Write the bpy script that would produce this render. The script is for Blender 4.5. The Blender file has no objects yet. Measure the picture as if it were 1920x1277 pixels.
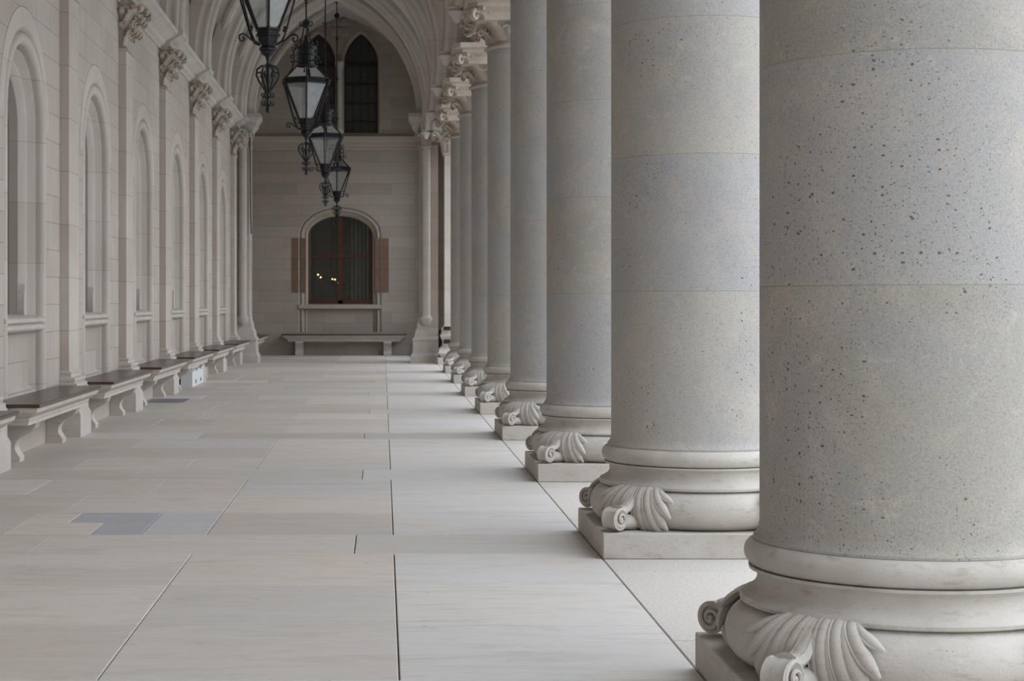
import bpy, bmesh, math, random
from mathutils import Vector, Matrix
from math import sin, cos, pi, radians as R, sqrt
random.seed(7)
S = bpy.context.scene
COL = S.collection

# ------------------------------------------------------------------ camera, world, light, exposure
F_PX = 3366.0
cam_d = bpy.data.cameras.new('camera'); cam = bpy.data.objects.new('camera', cam_d); COL.objects.link(cam)
cam.location = (0, 0, 1.2); cam.rotation_euler = (R(90), 0, 0)
cam_d.sensor_width = 36.0; cam_d.sensor_fit = 'HORIZONTAL'
cam_d.lens = 36.0 * F_PX / 1920.0
cam_d.shift_x = (960 - 718) / 1920.0
cam_d.shift_y = -(638.5 - 562) / 1920.0
cam_d.clip_start = 0.05; cam_d.clip_end = 500
cam_d.dof.use_dof = True; cam_d.dof.focus_distance = 7.2; cam_d.dof.aperture_fstop = 11.0
S.camera = cam

w = bpy.data.worlds.new('sky'); S.world = w; w.use_nodes = True
nt = w.node_tree; nt.nodes.clear()
tc = nt.nodes.new('ShaderNodeTexCoord'); sep = nt.nodes.new('ShaderNodeSeparateXYZ')
ramp = nt.nodes.new('ShaderNodeValToRGB'); bg = nt.nodes.new('ShaderNodeBackground'); out = nt.nodes.new('ShaderNodeOutputWorld')
nt.links.new(tc.outputs['Generated'], sep.inputs[0]); nt.links.new(sep.outputs['Z'], ramp.inputs[0])
ramp.color_ramp.elements[0].position = 0.0; ramp.color_ramp.elements[0].color = (.34, .35, .365, 1)
ramp.color_ramp.elements[1].position = 0.9; ramp.color_ramp.elements[1].color = (.90, .965, 1.09, 1)
nt.links.new(ramp.outputs[0], bg.inputs[0]); bg.inputs[1].default_value = 3.7
nt.links.new(bg.outputs[0], out.inputs[0])

# soft overcast sun from the courtyard side
sun_d = bpy.data.lights.new('sun', 'SUN'); sun = bpy.data.objects.new('sun', sun_d); COL.objects.link(sun)
sun_d.energy = 0.45; sun_d.angle = R(60); sun_d.color = (1.0, .98, .95)
sun.rotation_euler = Vector((-1, .25, -.75)).to_track_quat('-Z', 'Y').to_euler()

S.view_settings.view_transform = 'Standard'; S.view_settings.look = 'None'
S.view_settings.gamma = 1.0; S.view_settings.use_curve_mapping = False
S.view_settings.exposure = -0.02

# ------------------------------------------------------------------ materials
class NT:
    def __init__(s, name):
        s.m = bpy.data.materials.new(name); s.m.use_nodes = True
        s.t = s.m.node_tree; s.b = s.t.nodes['Principled BSDF']
        s.geo = s.n('NewGeometry'); s.pos = s.geo.outputs['Position']
    def n(s, kind, **kw):
        o = s.t.nodes.new('ShaderNode' + kind)
        for k, v in kw.items(): setattr(o, k, v)
        return o
    def put(s, sock, v):
        if isinstance(v, bpy.types.NodeSocket): s.t.links.new(v, sock)
        else: sock.default_value = v
    def math(s, op, a, b=None, c=None, clamp=False):
        o = s.n('Math', operation=op, use_clamp=clamp); s.put(o.inputs[0], a)
        if b is not None: s.put(o.inputs[1], b)
        if c is not None: s.put(o.inputs[2], c)
        return o.outputs[0]
    def mix(s, f, a, b, blend='MIX'):
        o = s.n('Mix', data_type='RGBA', blend_type=blend)
        s.put(o.inputs['Factor'], f); s.put(o.inputs[6], a); s.put(o.inputs[7], b)
        return o.outputs[2]
    def noise(s, vec, scale, detail=4, rough=.55, dist=0):
        o = s.n('TexNoise'); s.put(o.inputs['Vector'], vec); o.inputs['Scale'].default_value = scale
        o.inputs['Detail'].default_value = detail; o.inputs['Roughness'].default_value = rough
        o.inputs['Distortion'].default_value = dist
        return o.outputs[0]
    def ramp(s, f, *st):
        o = s.n('ValToRGB'); e = o.color_ramp.elements
        while len(e) < len(st): e.new(.5)
        for i, (p, c) in enumerate(st):
            e[i].position = p; e[i].color = c if len(c) == 4 else (*c, 1)
        s.put(o.inputs[0], f); return o.outputs[0]
    def step(s, f, a, b):
        o = s.n('MapRange', interpolation_type='SMOOTHSTEP'); s.put(o.inputs[0], f)
        o.inputs[1].default_value = a; o.inputs[2].default_value = b
        return o.outputs[0]
    def mapping(s, vec, sc=(1, 1, 1), loc=(0, 0, 0)):
        o = s.n('Mapping'); s.put(o.inputs[0], vec); o.inputs['Scale'].default_value = sc; o.inputs['Location'].default_value = loc
        return o.outputs[0]
    def bump(s, h, strength, dist=.01, prev=None):
        o = s.n('Bump'); s.put(o.inputs['Height'], h); o.inputs['Strength'].default_value = strength
        o.inputs['Distance'].default_value = dist
        if prev is not None: s.put(o.inputs['Normal'], prev)
        return o.outputs[0]
    def fin(s, col, rough=.8, normal=None, spec=.3):
        s.put(s.b.inputs['Base Color'], col); s.put(s.b.inputs['Roughness'], rough)
        s.b.inputs['Specular IOR Level'].default_value = spec
        if normal is not None: s.put(s.b.inputs['Normal'], normal)
        return s.m

def c4(r, g, b): return (r, g, b, 1)

def wall_mat(name, ca, cb, cc, row=.232, width=.86, joint=.55, off=.0):
    m = NT(name)
    sp = m.n('SeparateXYZ'); m.put(sp.inputs[0], m.pos)
    u = m.math('ADD', sp.outputs[0], sp.outputs[1])
    cb_ = m.n('CombineXYZ'); m.put(cb_.inputs[0], u); m.put(cb_.inputs[1], m.math('ADD', sp.outputs[2], off))
    br = m.n('TexBrick'); m.put(br.inputs['Vector'], cb_.outputs[0])
    br.offset = .42; br.offset_frequency = 2; br.squash = .72; br.squash_frequency = 3
    br.inputs['Color1'].default_value = c4(*ca); br.inputs['Color2'].default_value = c4(*cb)
    br.inputs['Mortar'].default_value = c4(*[x * joint for x in ca])
    br.inputs['Scale'].default_value = 1; br.inputs['Mortar Size'].default_value = .0028
    br.inputs['Mortar Smooth'].default_value = .2; br.inputs['Brick Width'].default_value = width
    br.inputs['Row Height'].default_value = row
    n1 = m.noise(m.pos, .9, 5, .6); n2 = m.noise(m.mapping(m.pos, (14, 14, 1.2)), 1.6, 4, .6)
    col = m.mix(m.step(n1, .45, .75), br.outputs['Color'], c4(*cc), 'MIX')
    col = m.mix(m.math('MULTIPLY', m.step(n2, .35, .7), .22), col, c4(*[x * .82 for x in ca]))
    col = m.mix(m.math('MULTIPLY', br.outputs['Fac'], .8), col, c4(*[x * joint for x in ca]))
    h = m.math('ADD', m.math('MULTIPLY', br.outputs['Fac'], -1), m.math('MULTIPLY', m.noise(m.pos, 60, 3), .25))
    return m.fin(col, .85, m.bump(h, .35, .006))

def carved_mat(name, ca, cb, cs, bump=.25):
    m = NT(name)
    n1 = m.noise(m.pos, 3.2, 5, .6); n2 = m.noise(m.pos, 38, 4, .65)
    col = m.mix(m.step(n1, .35, .7), c4(*ca), c4(*cb))
    st = m.noise(m.mapping(m.pos, (1, 1, 3.5)), 11, 5, .7)
    col = m.mix(m.math('MULTIPLY', m.step(st, .52, .72), .5), col, c4(*cs))
    vo = m.n('TexVoronoi'); m.put(vo.inputs['Vector'], m.pos); vo.inputs['Scale'].default_value = 46
    pit = m.math('MULTIPLY', m.math('SUBTRACT', 1, m.step(vo.outputs['Distance'], .05, .13)), m.step(m.noise(m.pos, 7), .55, .68))
    col = m.mix(m.math('MULTIPLY', pit, .6), col, c4(.12, .09, .07))
    fg = m.noise(m.pos, 130, 5, .8)
    col = m.mix(m.math('MULTIPLY', m.step(fg, .52, .66), .22), col, c4(*cs))
    h = m.math('SUBTRACT', m.math('ADD', m.math('MULTIPLY', n2, .8), m.math('MULTIPLY', fg, .5)), pit)
    return m.fin(col, .85, m.bump(h, bump, .006))

def column_mat():
    m = NT('pitted_grey_stone')
    sp = m.n('SeparateXYZ'); m.put(sp.inputs[0], m.pos)
    oi = m.n('ObjectInfo')
    v = m.math('DIVIDE', m.math('SUBTRACT', sp.outputs[2], 1.24), .645)
    rnd = m.math('FRACT', m.math('ADD', m.math('MULTIPLY', m.math('MAXIMUM', m.math('FLOOR', v), -1.0), .5), m.math('ADD', m.math('MULTIPLY', oi.outputs['Object Index'], .3), 5.5)))
    col = m.ramp(rnd, (.04, (.385, .37, .32)), (.28, (.46, .44, .39)), (.52, (.40, .395, .38)), (.82, (.425, .42, .41)))
    n1 = m.noise(m.pos, 2.3, 8, .68, .5); n3 = m.noise(m.mapping(m.pos, loc=(9, 4, 2)), 3.1, 8, .7, .8)
    col = m.mix(m.math('MULTIPLY', m.step(n1, .46, .60), .5), col, c4(.37, .368, .375))
    col = m.mix(m.math('MULTIPLY', m.step(n3, .48, .64), .6), col, c4(.49, .45, .39))
    # pale fossil flecks and blotches
    f1 = m.noise(m.pos, 9, 7, .75, .6)
    col = m.mix(m.math('MULTIPLY', m.step(f1, .57, .66), .42), col, c4(.60, .54, .46))
    col = m.mix(m.math('MULTIPLY', m.step(m.noise(m.mapping(m.pos, loc=(2, 2, 5)), 13, 7, .75), .60, .68), .4), col, c4(.30, .29, .285))
    gr = m.noise(m.pos, 150, 5, .8)
    col = m.mix(m.math('MULTIPLY', m.step(gr, .50, .64), .5), col, c4(.22, .20, .175))
    col = m.mix(m.math('MULTIPLY', m.step(gr, .48, .34), .30), col, c4(.62, .58, .52))
    # rust freckles
    col = m.mix(m.math('MULTIPLY', m.step(m.noise(m.mapping(m.pos, loc=(4, 0, 1)), 55, 3, .6), .68, .74), .45), col, c4(.36, .21, .12))
    # pores
    mask = m.step(m.noise(m.mapping(m.pos, loc=(3, 1, 7)), 1.7, 6, .72), .46, .56)
    dv = m.n('VectorMath', operation='ADD')
    nz = m.n('TexNoise'); m.put(nz.inputs['Vector'], m.pos); nz.inputs['Scale'].default_value = 120
    sc_ = m.n('VectorMath', operation='SCALE'); m.put(sc_.inputs[0], nz.outputs['Color']); sc_.inputs['Scale'].default_value = .009
    m.put(dv.inputs[0], m.pos); m.put(dv.inputs[1], sc_.outputs[0])
    def pores(sc, a, b):
        vo = m.n('TexVoronoi'); m.put(vo.inputs['Vector'], m.mapping(dv.outputs[0], (1, 1, 1.4))); vo.inputs['Scale'].default_value = sc
        spc = m.n('SeparateColor'); m.put(spc.inputs[0], vo.outputs['Color'])
        sz = m.math('POWER', spc.outputs[0], 1.6)
        return m.math('SUBTRACT', 1, m.step(m.math('DIVIDE', vo.outputs['Distance'], m.math('MAXIMUM', sz, .05)), a, b))
    p = m.math('MAXIMUM', m.math('MULTIPLY', pores(42, .17, .28), m.math('ADD', m.math('MULTIPLY', mask, .92), .05)),
               m.math('MULTIPLY', pores(105, .20, .34), m.math('ADD', m.math('MULTIPLY', mask, .8), .2)))
    col = m.mix(m.math('MULTIPLY', p, .9), col, c4(.11, .075, .05))
    fr = m.math('FRACT', m.math('ADD', v, .5))
    line = m.math('SUBTRACT', 1, m.step(m.math('ABSOLUTE', m.math('SUBTRACT', fr, .5)), .0015, .0045))
    line = m.math('MULTIPLY', line, m.math('GREATER_THAN', sp.outputs[2], .9))
    col = m.mix(m.math('MULTIPLY', line, .6), col, c4(.33, .30, .25))
    h = m.math('SUBTRACT', m.math('MULTIPLY', gr, .8), m.math('MAXIMUM', p, line))
    return m.fin(col, .72, m.bump(h, .45, .004), .3)

def floor_mat(name, coarse=False):
    m = NT(name)
    at = m.n('VertexColor'); at.layer_name = 'tint'
    col = at.outputs['Color']
    n1 = m.noise(m.mapping(m.pos, (.8, 3.4, 1)), 1.9, 9, .68, 1.4)
    n2 = m.noise(m.mapping(m.pos, (1, 1, 1), (5, 3, 0)), 1.1, 5, .6)
    if coarse:
        g = m.noise(m.pos, 70, 5, .75)
        col = m.mix(m.math('MULTIPLY', m.step(g, .4, .62), .55), col, c4(.36, .345, .31))
        return m.fin(col, .85, m.bump(g, .4, .004))
    col = m.mix(m.math('MULTIPLY', m.step(n1, .48, .64), .42), col, c4(.49, .42, .35))
    col = m.mix(m.math('MULTIPLY', m.step(n1, .5, .3), .35), col, c4(.62, .605, .60))
    col = m.mix(m.math('MULTIPLY', m.step(n2, .52, .72), .35), col, c4(.68, .59, .47))
    g = m.noise(m.mapping(m.pos, (.5, 2.6, 1)), 20, 6, .75)
    col = m.mix(m.math('MULTIPLY', m.step(m.noise(m.mapping(m.pos, (1, 1.6, 1), (8, 1, 3)), 4.5, 8, .75, 1.0), .55, .66), .35), col, c4(.52, .45, .36))
    col = m.mix(m.math('MULTIPLY', m.step(g, .52, .68), .22), col, c4(.33, .29, .25))
    # short dark chips and scratches
    cm = m.noise(m.mapping(m.pos, (6, 26, 1), (1.3, 7.7, 0)), 1.5, 3, .6)
    cmask = m.step(m.noise(m.pos, 1.9, 2), .50, .60)
    chip = m.math('MULTIPLY', m.step(cm, .66, .70), cmask)
    col = m.mix(m.math('MULTIPLY', chip, .55), col, c4(.13, .10, .08))
    h = m.math('SUBTRACT', m.math('MULTIPLY', m.noise(m.pos, 90, 4, .7), .3), chip)
    rough = m.n('MapRange'); m.put(rough.inputs[0], n1); rough.inputs[3].default_value = .38; rough.inputs[4].default_value = .62
    return m.fin(col, rough.outputs[0], m.bump(h, .22, .003), .4)

def wood_mat(name, a, b, rough=.3, axis=1):
    m = NT(name)
    sc = [14, 14, 14]; sc[axis] = 1.0
    n = m.noise(m.mapping(m.pos, tuple(sc)), 2.2, 4, .6, .4)
    return m.fin(m.mix(n, c4(*a), c4(*b)), rough, m.bump(n, .15, .003), .5)

def plain(name, col, rough=.5, metal=0, spec=.4, var=.15):
    m = NT(name)
    n = m.noise(m.pos, 18, 4, .6)
    c = m.mix(n, c4(*[x * (1 - var) for x in col]), c4(*[min(1, x * (1 + var)) for x in col]))
    m.b.inputs['Metallic'].default_value = metal
    return m.fin(c, rough, m.bump(n, .1, .002), spec)

def glass_mat(name, tint, opac, rough=.05, frost=(.5, .52, .5), extra=.06):
    m = NT(name); t = m.t
    tr = m.n('BsdfTransparent'); tr.inputs[0].default_value = c4(*tint)
    gl = m.n('BsdfGlossy'); gl.inputs['Roughness'].default_value = rough; gl.inputs[0].default_value = (.9, .95, 1, 1)
    df = m.n('BsdfDiffuse'); df.inputs[0].default_value = c4(*frost)
    dn = m.noise(m.pos, 5, 4, .6)
    m1 = m.n('MixShader'); m.put(m1.inputs[0], m.math('MULTIPLY', m.step(dn, .1, .9), opac)); t.links.new(tr.outputs[0], m1.inputs[1]); t.links.new(df.outputs[0], m1.inputs[2])
    fr = m.n('Fresnel'); fr.inputs[0].default_value = 1.5
    m2 = m.n('MixShader'); m.put(m2.inputs[0], m.math('ADD', fr.outputs[0], extra, clamp=True)); t.links.new(m1.outputs[0], m2.inputs[1]); t.links.new(gl.outputs[0], m2.inputs[2])
    t.links.new(m2.outputs[0], t.nodes['Material Output'].inputs[0])
    return m.m

def emit_mat(name, col, st):
    m = NT(name); m.b.inputs['Emission Color'].default_value = c4(*col); m.b.inputs['Emission Strength'].default_value = st
    return m.fin(c4(*col), .5)

M_WALL = wall_mat('wall_ashlar', (.475, .42, .37), (.54, .485, .43), (.57, .525, .47))
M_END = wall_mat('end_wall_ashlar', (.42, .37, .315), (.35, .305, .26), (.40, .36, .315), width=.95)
M_CARVE = carved_mat('carved_limestone', (.52, .485, .435), (.58, .55, .50), (.36, .29, .22))
M_BASE = carved_mat('column_base_stone', (.47, .44, .39), (.56, .53, .48), (.31, .255, .195), .5)
M_CAP = carved_mat('capital_stone', (.44, .39, .33), (.54, .49, .43), (.26, .20, .14))
M_TRIMD = wall_mat('end_trim_stone', (.40, .35, .295), (.44, .39, .33), (.42, .37, .32), row=.5, width=30, joint=.6)
M_RIB = wall_mat('rib_stone', (.54, .49, .43), (.60, .555, .50), (.62, .58, .53), row=.5, width=30, joint=.7)
M_PIL = wall_mat('pilaster_stone', (.52, .465, .405), (.58, .53, .475), (.61, .57, .515), row=.464, width=30, joint=.6)
M_VAULT = carved_mat('vault_plaster', (.50, .48, .45), (.55, .53, .50), (.45, .42, .38), .08)
M_COL = column_mat()
M_FLOOR = floor_mat('floor_marble'); M_FLOOR2 = floor_mat('floor_granular', True)
M_GROUT = plain('joint_dirt', (.20, .17, .14), .9)
M_SEAT = wood_mat('dark_seat_wood', (.045, .028, .02), (.085, .05, .035), .28)
M_FRAME = wood_mat('red_brown_frame', (.055, .018, .009), (.10, .032, .013), .4, 2)
M_IRON = plain('wrought_iron', (.014, .015, .018), .42, .0, .35)
M_DARK = plain('black_metal', (.012, .012, .014), .5)
M_GLASS = glass_mat('lantern_glass', (.93, .95, .95), .42)
M_WGLASS = glass_mat('window_glass', (.55, .54, .47), .25, .10, (.10, .10, .085), 0.0)
M_DGLASS = plain('dark_window_glass', (.012, .013, .012), .12, 0, .6)
M_PINK = wall_mat('brown_jamb_stone', (.19, .125, .085), (.22, .145, .10), (.18, .12, .085))
M_LGLASS = plain('leaded_glass', (.045, .048, .042), .25, 0, .5, .5)
M_DFRAME = wood_mat('dark_brown_frame', (.02, .009, .006), (.035, .014, .008), .5, 2)
M_ROOM = plain('room_plaster', (.30, .30, .27), .8)
M_CURT = plain('curtain_cloth', (.30, .31, .27), .9)
M_WHITE = plain('white_board', (.72, .74, .76), .5, var=.04)
M_BULB = emit_mat('bulb_glow', (1, .70, .34), 6)
M_GROUND = plain('courtyard_gravel', (.42, .41, .38), .9)

# ------------------------------------------------------------------ mesh helpers
class MB:
    def __init__(s): s.v = []; s.f = []
    def add(s, vs, fs):
        o = len(s.v); s.v += [tuple(p) for p in vs]; s.f += [tuple(i + o for i in f) for f in fs]; return s
    def box(s, x0, x1, y0, y1, z0, z1):
        return s.add([(x, y, z) for z in (z0, z1) for y in (y0, y1) for x in (x0, x1)],
                     [(0, 2, 3, 1), (4, 5, 7, 6), (0, 1, 5, 4), (2, 6, 7, 3), (0, 4, 6, 2), (1, 3, 7, 5)])
    def grid(s, rows, close=False):
        n = len(rows[0]); vs = [p for r in rows for p in r]; fs = []
        for i in range(len(rows) - 1):
            for j in range(n if close else n - 1):
                k = (j + 1) % n
                fs.append((i * n + j, i * n + k, (i + 1) * n + k, (i + 1) * n + j))
        return s.add(vs, fs)
    def lathe(s, prof, n=64, c=(0, 0), a0=0.0, cap=True):
        rows = [[(c[0] + r * cos(a0 + 2 * pi * j / n), c[1] + r * sin(a0 + 2 * pi * j / n), z) for j in range(n)] for r, z in prof]
        s.grid(rows, True)
        if cap:
            b = len(s.v)
            s.f.append(tuple(range(b - n, b))); s.f.append(tuple(reversed(range(b - n * len(rows), b - n * (len(rows) - 1)))))
        return s
    def tube(s, path, rad, n=8, up=None, flat=1.0):
        P = [Vector(p) for p in path]; rows = []; prev = None
        for i, p in enumerate(P):
            t = (P[min(i + 1, len(P) - 1)] - P[max(i - 1, 0)])
            t = t.normalized() if t.length > 1e-9 else Vector((0, 0, 1))
            if up is not None: u = Vector(up[i] if isinstance(up, list) else up)
            else: u = prev if prev is not None else (Vector((0, 0, 1)) if abs(t.z) < .9 else Vector((1, 0, 0)))
            u = (u - t * u.dot(t))
            if u.length < 1e-6: u = t.orthogonal()
            u.normalize(); prev = u; wv = t.cross(u)
            r = rad[i] if isinstance(rad, (list, tuple)) else rad
            rows.append([p + wv * (r * cos(2 * pi * j / n)) + u * (r * flat * sin(2 * pi * j / n)) for j in range(n)])
        s.grid(rows, True); b = len(s.v)
        s.f.append(tuple(range(b - n, b))); s.f.append(tuple(reversed(range(b - n * len(rows), b - n * (len(rows) - 1)))))
        return s
    def ball(s, c, r, n=10, m=7, axes=None):
        r = r if isinstance(r, (tuple, list)) else (r, r, r); rows = []
        A = axes or (Vector((1, 0, 0)), Vector((0, 1, 0)), Vector((0, 0, 1)))
        for i in range(m + 1):
            th = pi * (i + .02) / (m + .04)
            rows.append([Vector(c) + A[0] * (r[0] * sin(th) * cos(2 * pi * j / n)) + A[1] * (r[1] * sin(th) * sin(2 * pi * j / n)) + A[2] * (r[2] * cos(th)) for j in range(n)])
        return s.grid(rows, True)
    def prism(s, poly, f0, f1):
        """poly of (a,b); f0/f1 map (a,b)->3D for the two end caps"""
        n = len(poly); o = len(s.v)
        s.v += [tuple(f0(a, b)) for a, b in poly] + [tuple(f1(a, b)) for a, b in poly]
        s.f.append(tuple(o + i for i in range(n))); s.f.append(tuple(o + n + i for i in reversed(range(n))))
        for i in range(n):
            j = (i + 1) % n; s.f.append((o + i, o + n + i, o + n + j, o + j))
        return s

def tag(o, label=None, cat=None, group=None, kind=None):
    if label: o['label'] = label
    if cat: o['category'] = cat
    if group: o['group'] = group
    if kind: o['kind'] = kind
    return o

def build(name, mb, mat, parent=None, smooth=35, bevel=0.0, loc=None):
    me = bpy.data.meshes.new(name); me.from_pydata(mb.v, [], mb.f)
    bm = bmesh.new(); bm.from_mesh(me)
    bmesh.ops.recalc_face_normals(bm, faces=bm.faces[:])
    bm.to_mesh(me); bm.free()
    if smooth:
        me.shade_smooth(); me.set_sharp_from_angle(angle=R(smooth))
    me.materials.append(mat)
    o = bpy.data.objects.new(name, me); COL.objects.link(o)
    if parent is not None: o.parent = parent
    if loc: o.location = loc
    if bevel:
        b = o.modifiers.new('bevel', 'BEVEL'); b.width = bevel; b.segments = 2; b.limit_method = 'ANGLE'
        b.angle_limit = R(40)
    return o

def empty(name, loc=(0, 0, 0), **kw):
    o = bpy.data.objects.new(name, None); COL.objects.link(o); o.location = loc; o.empty_display_size = .2
    return tag(o, **kw)

def copy_tree(o, parent=None):
    c = o.copy(); COL.objects.link(c)
    if parent is not None: c.parent = parent
    for ch in KIDS(o): copy_tree(ch, c)
    return c
def KIDS(o): return [x for x in list(COL.objects) if x.parent == o]

# arch outlines, in (u, v) with u across and v up
def arc_samples(c, hw, vs, rise, kind, n=12):
    pts = []
    if kind == 'round':
        for i in range(2 * n + 1):
            a = pi * i / (2 * n); pts.append((c - hw * cos(a), vs + rise * sin(a)))
    else:                                   # pointed, two arcs
        r = (hw * hw + rise * rise) / (2 * hw); amax = math.asin(min(1, rise / r))
        for i in range(n + 1):
            a = amax * i / n; pts.append((c - hw + r - r * cos(a), vs + r * sin(a)))
        pts += [(2 * c - u, v) for u, v in reversed(pts[:-1])]
    return pts

def opening(c, hw, vb, vs, rise, kind='pointed', n=12):
    return dict(c=c, hw=hw, vb=vb, arc=arc_samples(c, hw, vs, rise, kind, n))

def pierced(mb, mp, u0, u1, v0, v1, ops):
    """sheet with openings; mp(u,v) -> 3D"""
    def quad(a, b, c_, d): mb.add([mp(*a), mp(*b), mp(*c_), mp(*d)], [(0, 1, 2, 3)])
    u = u0
    for o in ops:
        a, b = o['c'] - o['hw'], o['c'] + o['hw']
        if a > u: quad((u, v0), (a, v0), (a, v1), (u, v1))
        if o['vb'] > v0: quad((a, v0), (b, v0), (b, o['vb']), (a, o['vb']))
        A = o['arc']
        for p, q in zip(A, A[1:]): quad(p, q, (q[0], v1), (p[0], v1))
        u = b
    if u < u1: quad((u, v0), (u1, v0), (u1, v1), (u, v1))

def outline(o, vb=None):
    A = list(o['arc']); vb = o['vb'] if vb is None else vb
    return [(A[0][0], vb)] + A + [(A[-1][0], vb)]

def sweep(mb, mp, path, prof, closed_prof=False):
    """prof (d inward, e depth); mp(u,v,e) -> 3D"""
    n = len(path); N = []
    for i in range(n):
        def seg(a, b):
            du, dv = path[b][0] - path[a][0], path[b][1] - path[a][1]; l = math.hypot(du, dv) or 1
            return (dv / l, -du / l)
        if i == 0: nn = seg(0, 1)
        elif i == n - 1: nn = seg(n - 2, n - 1)
        else:
            a, b = seg(i - 1, i), seg(i, i + 1); s_ = (a[0] + b[0], a[1] + b[1]); l = math.hypot(*s_) or 1
            k = max(.35, (s_[0] * a[0] + s_[1] * a[1]) / l); nn = (s_[0] / l / k, s_[1] / l / k)
        N.append(nn)
    rows = [[mp(path[i][0] + N[i][0] * d, path[i][1] + N[i][1] * d, e) for d, e in prof] for i in range(n)]
    mb.grid(rows, closed_prof)
    return mb

def fill_arch(mb, mp, o, d, vb, e):
    """flat sheet that fills the opening inset by d, at depth e"""
    hw = o['hw'] - d; A = o['arc']; top = max(p[1] for p in A); c = o['c']; sc = hw / o['hw']; vs = A[0][1]
    P = [(c + (u - c) * sc, vs + (v - vs) * (1 - d / max(.01, top - vs))) for u, v in A]
    for p, q in zip(P, P[1:]): mb.add([mp(p[0], vb, e), mp(q[0], vb, e), mp(q[0], q[1], e), mp(p[0], p[1], e)], [(0, 1, 2, 3)])

# ------------------------------------------------------------------ dimensions
BAY = 3.5
COLX = 1.547; COLR = .422; COLY = [5.32 + 3.505 * k for k in range(8)]
XW = -2.82                    # left wall face
PIL = [15.93 + BAY * k for k in range(-5, 6)]
LINES = [15.88 + BAY * k for k in range(-7, 6)]      # transverse arches
NICHE = [14.19 + BAY * k for k in range(-5, 6)]
YE = 38.8                     # end wall face

# ------------------------------------------------------------------ floor
def build_floor():
    vs, fs, cols = [], [], []; g = .0027
    def slab(x0, x1, y0, y1, col, z=0.0):
        if x1 - x0 < .03: return
        o = len(vs); e = .0025
        vs.extend([(x0 + g, y0 + g, z - e), (x1 - g, y0 + g, z - e), (x1 - g, y1 - g, z - e), (x0 + g, y1 - g, z - e),
                   (x0 + g + e, y0 + g + e, z), (x1 - g - e, y0 + g + e, z), (x1 - g - e, y1 - g - e, z), (x0 + g + e, y1 - g - e, z),
                   (x0 + g, y0 + g, z - .02), (x1 - g, y0 + g, z - .02), (x1 - g, y1 - g, z - .02), (x0 + g, y1 - g, z - .02)])
        for f in ((4, 5, 6, 7), (0, 1, 5, 4), (1, 2, 6, 5), (2, 3, 7, 6), (3, 0, 4, 7), (8, 9, 1, 0), (9, 10, 2, 1), (10, 11, 3, 2), (11, 8, 0, 3)):
            fs.append(tuple(i + o for i in f)); cols.append(col)
    rnd = random.Random(21)
    tones = [(.58, .53, .47), (.61, .56, .50), (.56, .51, .455), (.62, .58, .53), (.585, .525, .47), (.585, .545, .495), (.61, .55, .485), (.56, .53, .485)]
    cool = [(.62, .60, .57), (.65, .63, .605), (.60, .585, .565), (.66, .63, .585)]
    # rows: narrow .68 band on each column line, then three of .94
    rows = []
    for k in range(-5, 10):
        y = 8.825 + 3.5 * k
        rows.append((y - .34, y + .34, True))
        for q in range(3): rows.append((y + .34 + .94 * q, y + .34 + .94 * (q + 1), False))
    XR = 1.018
    for y0, y1, nar in rows:
        if nar: js = [-2.9, -1.68 + rnd.uniform(-.1, .1) * (abs(y0 - 8.485) > .1), -.136 + rnd.uniform(-.05, .05) * (abs(y0 - 8.485) > .1), XR]
        else:
            js = [-2.9]
            r_ = rnd.random()
            if y0 > 7 and r_ < .45: js.append(-1.9 + rnd.uniform(-.2, .2))
            elif y0 > 10.5 and r_ < .8: js.append(-2.2); js.append(-1.5 + rnd.uniform(-.15, .15))
            js += [-.902, .052, XR]
        blue = abs((y0 + y1) / 2 - 9.635) < .2
        if blue: js = [-2.9, -1.93, -1.24, -.902, .052, XR]
        for a, b in zip(js, js[1:]):
            col = rnd.choice(cool) if (a >= .0 or rnd.random() < .16) else rnd.choice(tones)  # right strip always cool and pale: bluish daylight put into the slab colour
            kk = rnd.uniform(.92, 1.06); col = tuple(x * kk for x in col)
            if blue and abs(a + 1.93) < .01:
                ym = y0 + .5
                slab(-1.93, -1.69, ym, y1, col); slab(-1.93, -1.50, y0, ym, col)
                slab(-1.69, -1.24, ym, y1, (.38, .39, .42)); slab(-1.50, -1.24, y0, ym, (.385, .395, .425)); continue
            if blue and abs(a + 1.24) < .01: col = (.51, .51, .52)
            if not nar and a < -.1 and rnd.random() < .14:
                ym = (y0 + y1) / 2 + rnd.uniform(-.1, .1); slab(a, b, y0, ym, col); slab(a, b, ym, y1, rnd.choice(tones)); continue
            slab(a, b, y0, y1, col)
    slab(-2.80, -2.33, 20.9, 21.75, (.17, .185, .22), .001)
    me = bpy.data.meshes.new('floor'); nf = len(fs)
    # coarse threshold stones between and under the columns
    c0 = len(fs)
    for k in range(-5, 10):
        y = 5.32 + 3.505 * k
        slab(XR, 2.15, y - .9, y + 1.0, (.58, .55, .495)); slab(XR, 2.15, y + 1.0, y + 2.605, (.60, .565, .51))
    o = len(vs); vs.extend([(-3.3, -9.3, -.012), (2.2, -9.3, -.012), (2.2, 40, -.012), (-3.3, 40, -.012)]); fs.append((o, o + 1, o + 2, o + 3)); cols.append((.15, .13, .11))
    me.from_pydata(vs, [], fs)
    ca = me.color_attributes.new('tint', 'FLOAT_COLOR', 'CORNER')
    li = 0
    for p in me.polygons:
        for _ in p.loop_indices:
            ca.data[li].color = (*cols[p.index], 1); li += 1
        p.material_index = 1 if c0 <= p.index < nf + (len(fs) - nf) - 1 and p.index >= c0 else 0
    me.polygons[len(fs) - 1].material_index = 2
    for m in (M_FLOOR, M_FLOOR2, M_GROUT): me.materials.append(m)
    o = bpy.data.objects.new('floor', me); COL.objects.link(o); tag(o, kind='structure')
build_floor()
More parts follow.
